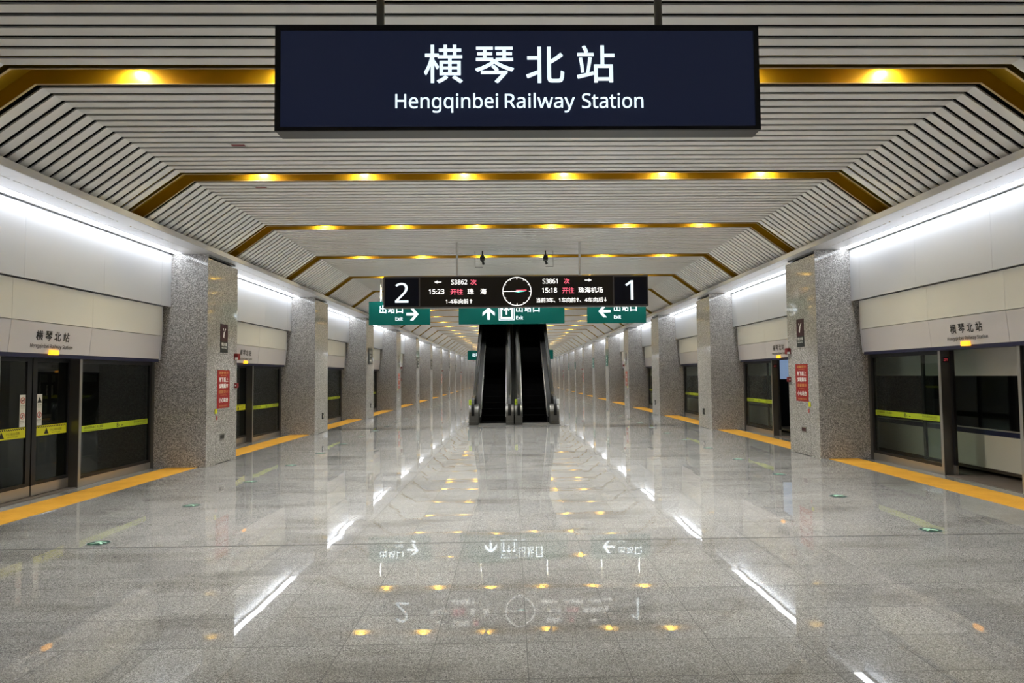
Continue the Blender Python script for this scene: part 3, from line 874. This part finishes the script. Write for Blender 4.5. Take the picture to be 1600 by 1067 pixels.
# ------------------------------------------------------------------ escalators
E0, EK, TAN = 23.95, 25.5, math.tan(math.radians(30))
ETOP = 35.6
def zs(y): return 0.0 if y < EK else (y - EK) * TAN
def line_path(h, y0, y1, n=4):
    """line parallel to the steps at height h, with a soft bend"""
    pts = [(y0, h)]
    for i in range(-n, n + 1):
        a = math.radians(30) * (i + n) / (2 * n)
        pts.append((EK + i * 0.12, h + (0 if i <= -n else sum(math.tan(math.radians(30) * (q + n - 0.5) / (2 * n)) * 0.12 for q in range(-n + 1, i + 1)))))
    yb, zb = pts[-1]
    pts.append((y1, zb + (y1 - yb) * TAN))
    return pts
def make_escalator(sx, label):
    r = thing('escalator', label, 'escalator', (0, E0, 0), 'twin escalators in the middle of the platform')
    def B(x0, x1, y0, y1, z0, z1): return MB().box(sx * x0, sx * x1, y0 - E0, y1 - E0, z0, z1)
    loc = lambda pts: [(y - E0, z) for y, z in pts]
    B(0.003, 1.62, E0 - 0.55, E0 + 0.55, 0.001, 0.006).build('landing_plate', 'steel_dark', r)
    B(0.30, 1.26, E0 + 0.5, E0 + 0.62, 0.004, 0.02).build('comb_plate', 'steel', r)
    for i in range(27):
        y = E0 + 0.62 + i * 0.40; z = max(0.0, (i - 2) * 0.231)
        if i < 3: z = 0.01 + 0.004 * i
        B(0.31, 1.25, y, y + 0.42, z - 0.231 if i > 2 else 0.0, z).build('step', 'esc_black', r)
    # truss under the steps
    t = MB(); t.prism(loc([(EK + 0.3, 0.0), (EK + 2.6, 0.0), (ETOP + 1.2, (ETOP + 1.2 - EK - 2.6) * TAN), (ETOP + 0.6, zs(ETOP) + 0.1), (EK + 0.6, 0.1)]), 'x', sx * 0.02, sx * 1.60)
    t.build('truss', 'esc_panel', r)
    for side, (xa, xb, xr, xin) in (('outer', (1.27, 1.60, 1.46, 1.27)), ('inner', (0.02, 0.29, 0.165, 0.29))):
        # rounded foot with a flat deck
        nose = [(E0 + 0.02 + 0.33 - 0.33 * math.cos(a), 0.37 + 0.33 * math.sin(a)) for a in [math.pi * q / 12 - math.pi / 2 for q in range(13)][6:]]
        prof = [(E0 + 0.35, 0.0), (E0 + 0.02, 0.0)] + nose + [(E0 + 0.95, 0.70), (E0 + 0.95, 0.0)]
        t = MB(); t.prism(loc(prof), 'x', sx * xa, sx * xb)
        nw = t.build('newel', 'newel_steel', r)
        B(xa, xb, E0 - 0.02, E0 + 0.22, 0.0, 0.13).build('foot_plate', 'newel_steel', nw)
        B(xa + 0.01, xb - 0.01, E0 + 0.012, E0 + 0.03, 0.70 - 0.035, 0.70).build('bright_rim', 'steel_bright', nw)
        # sloping body beside the steps
        path_ = loc(line_path(0.0, E0 + 0.94, ETOP))
        MB().sweep(path_, [(sx * xa, -0.10), (sx * xb, -0.10), (sx * xb, 0.30), (sx * xa, 0.30)]).build('deck', 'esc_deck' if side == 'inner' else 'esc_panel', r)
        # bright skirt line at the steps
        xs0, xs1 = (xin - 0.03, xin + 0.005) if side == 'outer' else (xin - 0.005, xin + 0.03)
        MB().sweep(path_, [(sx * xs0, -0.05), (sx * xs1, -0.05), (sx * xs1, 0.22), (sx * xs0, 0.22)]).build('skirt', 'esc_panel', r)
        MB().sweep(path_, [(sx * xs0, 0.221), (sx * xs1, 0.221), (sx * xs1, 0.235), (sx * xs0, 0.235)]).build('skirt_trim', 'newel_steel', r)
        # panel carrying the handrail
        MB().sweep(loc(line_path(0.0, E0 + 0.36, ETOP)), [(sx * (xr - 0.02), 0.29), (sx * (xr + 0.02), 0.29), (sx * (xr + 0.02), 0.95), (sx * (xr - 0.02), 0.95)]).build('balustrade_panel', 'esc_panel', r)
        hp = [(E0 + 0.375 - 0.40 * math.sin(a), 0.56 - 0.40 * math.cos(a)) for a in [math.pi * q / 14 for q in range(15)]]
        hp = [(E0 + 0.95, 0.16)] + hp + line_path(0.96, E0 + 0.9, ETOP)
        w2 = 0.052
        MB().sweep(loc(hp), [(sx * (xr - w2), -0.02), (sx * (xr + w2), -0.02), (sx * (xr + w2), 0.028), (sx * (xr - w2), 0.028)]).build('handrail', 'rubber', r)
        MB().sweep(loc(line_path(0.90, E0 + 0.5, ETOP)), [(sx * (xr - 0.06), 0.0), (sx * (xr + 0.06), 0.0), (sx * (xr + 0.06), 0.03), (sx * (xr - 0.06), 0.03)]).build('rail_trim', 'esc_deck', r)
        if side == 'outer' or sx > 0:
            xo = 1.565 if side == 'outer' else 0.07
            st = MB().box(sx * (xo - 0.045), sx * (xo + 0.045), 0.15, 0.155, 0.70, 0.90).build('notice_plate', 'tape_green' if not (side == 'outer' and sx > 0) else 'sticker_white', r)
            mb = MB()
            for q in range(3): put_text(mb, '注意安全'[q], (sx * xo, 0.148, 0.85 - q * 0.055), X_, Z_, 0.04, 0.04, 0.02)
            mb.build('notice_lettering', 'ink', st, normals=False)
    if sx < 0: MB().sweep(loc(line_path(0.0, E0 + 0.94, ETOP)), [(-0.017, -0.05), (0.017, -0.05), (0.017, 0.30), (-0.017, 0.30)]).build('middle_deck', 'esc_deck', r)
    return r
make_escalator(-1, 'left black escalator rising through the ceiling, with steel newels')
make_escalator(1, 'right black escalator rising through the ceiling, with steel newels')

# ------------------------------------------------------------------ small things hung from the ceiling
for x, n in ((-0.80, 'left'), (0.83, 'right')):
    r = thing('security_camera', 'small black security camera on a ceiling stem, %s of the pair above the departure board' % n, 'security camera', (x, 17.33, ZC - 0.003), 'pair of security cameras')
    MB().cyl((0, 0, 0.0), (0, 0, -0.14), 0.02, seg=10).build('stem', 'charcoal', r)
    b = MB(); b.box(-0.06, 0.06, -0.16, 0.10, -0.27, -0.13); bo = b.build('housing', 'charcoal', r, bevel=0.02)
    MB().cyl((0, -0.165, -0.20), (0, -0.15, -0.20), 0.04, 0.045, 16).build('lens', 'train_glass', bo)
    MB().cyl((0.0, -0.03, -0.27), (0.03, -0.04, -0.36), 0.025, 0.035, 12).build('microphone', 'charcoal', r)
    d = -1 if x < 0 else 1
    b = MB(); b.box(d * 0.19, d * 0.20, 0, 0.01, -0.42, 0.0); b.box(0.0, d * 0.20, 0, 0.01, -0.425, -0.415); b.build('bracket', 'steel_dark', r)
for x, y, d, n in ((-3.84, BAND0 + 0.562 + 0.19825 * 9 + 0.068, 0.0, 'nearer'), (-4.3, BAND0 + BANDP + 0.562 + 0.19825 * 1 + 0.068, 0.0, 'farther')):
    r = thing('ceiling_label', 'small red printed label on a ceiling slat at left, the %s one' % n, 'label', (x, y, ZC - 0.001), 'red labels on the slats')
    MB().box(-0.12, 0.12, -0.055, 0.055, -0.004, 0.0).build('plate', 'sticker_white', r)
    MB().box(-0.085, 0.10, -0.035, 0.035, -0.006, -0.004).build('print', 'red_paint', r)

# ------------------------------------------------------------------ floor exit markers
mk = thing('floor_marker', '', 'floor marker', (0, 0, 0), 'green evacuation markers set in the floor')
MB().cyl((0, 0, 0.0), (0, 0, 0.004), 0.12, seg=32).build('disc', 'marker_green', mk)
m1 = MB(); m1.ring((0, 0, 0.0045), 0.12, 0.108, X_, Y_, 40); m1.build('rim', 'marker_grey', mk, normals=False)
m1 = MB()
m1.poly([(-0.075, -0.03, 0.0046), (-0.06, -0.045, 0.0046), (0.0, 0.005, 0.0046), (-0.012, 0.02, 0.0046)])
m1.poly([(0.0, 0.005, 0.0046), (0.05, -0.05, 0.0046), (0.066, -0.036, 0.0046), (0.01, 0.03, 0.0046)])
m1.poly([(-0.07, 0.045, 0.0046), (-0.055, 0.032, 0.0046), (0.01, 0.03, 0.0046), (0.03, 0.055, 0.0046), (-0.02, 0.065, 0.0046)])
m1.poly([(0.03, 0.02, 0.0046), (0.075, 0.01, 0.0046), (0.078, 0.026, 0.0046), (0.035, 0.045, 0.0046)])
m1.build('running_figure', 'marker_glow', mk, normals=False)
remember(mk); first = True
for sg in (-1, 1):
    for i in range(22):
        y = 7.38 + i * 2.09
        lab = 'round green exit marker in the floor, %s of the %s row from the front' % (nth(i + 1), SIDE[sg])
        if first: mk.location = (sg * 4.5, y, 0.0); mk['label'] = lab; first = False
        else: dup(mk, (sg * 4.5, y, 0.0), lab)

# ------------------------------------------------------------------ things fixed to the columns
def on_column(sg, k): return Vector((sg * XC, coly(k), 0))
def colname(sg, k): return 'the %s %s column' % (nth(k), SIDE[sg])
def plate(r, name, m, sg, y0, y1, z0, z1, t=0.008, t0=0.0, parent=None):
    return MB().box(-sg * t0, -sg * t, y0, y1, z0, z1).build(name, m, parent or r)
for sg in (-1, 1):
    rt = Y_ * (-sg); inw = -sg
    for k in (1, 4, 7, 10, 13):
        base = on_column(sg, k)
        # no-smoking sign
        r = thing('no_smoking_sign', 'dark no-smoking sign above the red poster on %s' % colname(sg, k), 'wall sign', base, 'no-smoking signs on the columns')
        plate(r, 'lower_panel', 'charcoal', sg, 0.595, 0.955, 2.285, 2.52); plate(r, 'upper_panel', 'maroon', sg, 0.595, 0.955, 2.52, 2.885)
        m1 = MB(); xq = inw * 0.010; c = Vector((xq, 0.775, 2.70))
        m1.poly([c - rt * 0.06 - Z_ * 0.08, c - rt * 0.01 - Z_ * 0.11, c + rt * 0.03 + Z_ * 0.02, c - rt * 0.03 + Z_ * 0.03])
        m1.poly([c + rt * 0.0 + Z_ * 0.04, c + rt * 0.03 + Z_ * 0.02, c + rt * 0.08 + Z_ * 0.09, c + rt * 0.05 + Z_ * 0.10])
        m1.poly([c - rt * 0.05 + Z_ * 0.05, c - rt * 0.02 + Z_ * 0.05, c - rt * 0.03 + Z_ * 0.10, c - rt * 0.07 + Z_ * 0.09])
        put_text(m1, '禁止吸烟', (xq, 0.775, 2.46), rt, Z_, 0.26, 0.07, 0.015)
        put_text(m1, 'No Smoking', (xq, 0.775, 2.385), rt, Z_, 0.24, 0.035, 0.01)
        m1.build('lettering', 'sticker_white', r, normals=False)
        # red poster
        r = thing('poster', 'red paper poster with white and gold writing on %s' % colname(sg, k), 'poster', base, 'red posters on the columns')
        plate(r, 'sheet', 'poster_red', sg, 0.47, 1.08, 1.13, 1.92, 0.004)
        m1, m2 = MB(), MB(); xq = inw * 0.0055
        put_text(m2, '温馨提示', (xq, 0.775, 1.865), rt, Z_, 0.46, 0.055)
        put_text(m2, '尊敬的旅客您好', (xq, 0.775, 1.805), rt, Z_, 0.30, 0.02)
        put_text(m1, '先下后上', (xq, 0.775, 1.72), rt, Z_, 0.44, 0.10, 0.03)
        put_text(m1, '文明乘车', (xq, 0.775, 1.59), rt, Z_, 0.44, 0.10, 0.03)
        put_text(m2, '温馨提示', (xq, 0.775, 1.47), rt, Z_, 0.46, 0.065)
        put_text(m2, '请您注意脚下安全', (xq, 0.775, 1.40), rt, Z_, 0.30, 0.02)
        put_text(m1, '小心站台', (xq, 0.775, 1.30), rt, Z_, 0.44, 0.10, 0.03)
        put_text(m2, '祝您旅途愉快', (xq, 0.775, 1.18), rt, Z_, 0.40, 0.035)
        m1.build('large_lettering', 'sticker_white', r, normals=False); m2.build('gold_lettering', 'poster_gold', r, normals=False)
        # yellow tag
        r = thing('yellow_tag', 'small yellow tag with a red mark below the poster on %s' % colname(sg, k), 'tag', base, 'yellow tags on the columns')
        plate(r, 'tag_plate', 'tape_yellow', sg, 0.375, 0.475, 1.03, 1.125, 0.01); plate(r, 'red_mark', 'red_mark', sg, 0.46, 0.50, 0.90, 0.98, 0.004)
        # fire alarm and call point
        r = thing('fire_alarm', 'dark red fire alarm sounder, upper of two boxes on %s' % colname(sg, k), 'fire alarm', base, 'fire alarm boxes on the columns')
        MB().box(0, inw * 0.085, 1.29, 1.43, 2.15, 2.285).build('case', 'red_paint', r, bevel=0.008)
        MB().box(inw * 0.03, inw * 0.09, 1.283, 1.29, 2.155, 2.20).build('strobe_window', 'sticker_white', r)
        r = thing('call_point', 'small red fire call point, lower of two boxes on %s' % colname(sg, k), 'call point', base, 'fire call points on the columns')
        MB().box(0, inw * 0.06, 1.32, 1.43, 1.535, 1.645).build('case', 'red_paint', r, bevel=0.008)
        MB().box(inw * 0.02, inw * 0.045, 1.313, 1.32, 1.575, 1.605).build('push_plate', 'sticker_white', r)
    for k in range(1, 11):
        base = on_column(sg, k)
        r = thing('wall_socket', 'small socket plate low on the inner face of %s' % colname(sg, k), 'wall socket', base, 'socket plates low on the columns')
        if k in (1, 4, 7, 10):
            plate(r, 'plate', 'steel', sg, 0.61, 0.86, 0.475, 0.60, 0.006); plate(r, 'cover', 'maroon' if sg > 0 else 'charcoal', sg, 0.64, 0.83, 0.50, 0.575, 0.009, 0.006)
        else:
            plate(r, 'plate', 'charcoal', sg, 0.80, 0.95, 0.43, 0.62, 0.02); plate(r, 'cover', 'steel', sg, 0.83, 0.90, 0.47, 0.55, 0.025, 0.02)
    for k in ((3, 5, 6, 8, 9) if sg < 0 else (5, 6, 8, 9)):
        base = on_column(sg, k)
        r = thing('direction_sign', 'dark direction board with pale pictograms on %s' % colname(sg, k), 'wall sign', base, 'dark direction boards on the columns')
        plate(r, 'board', 'charcoal' if sg < 0 else 'sign_green', sg, 0.35, 1.13, 2.30, 2.98, 0.02)
        m1 = MB(); xq = inw * 0.022
        put_text(m1, '出站口', (xq, 0.74, 2.82), rt, Z_, 0.5, 0.15, 0.02); put_text(m1, 'Exit', (xq, 0.74, 2.66), rt, Z_, 0.3, 0.08, 0.02)
        c = Vector((xq, 0.74, 2.45)); arrow(m1, c, rt, Z_, 0.4, 0.1, 0.15, 0.03)
        m1.build('lettering', 'sticker_white', r, normals=False)
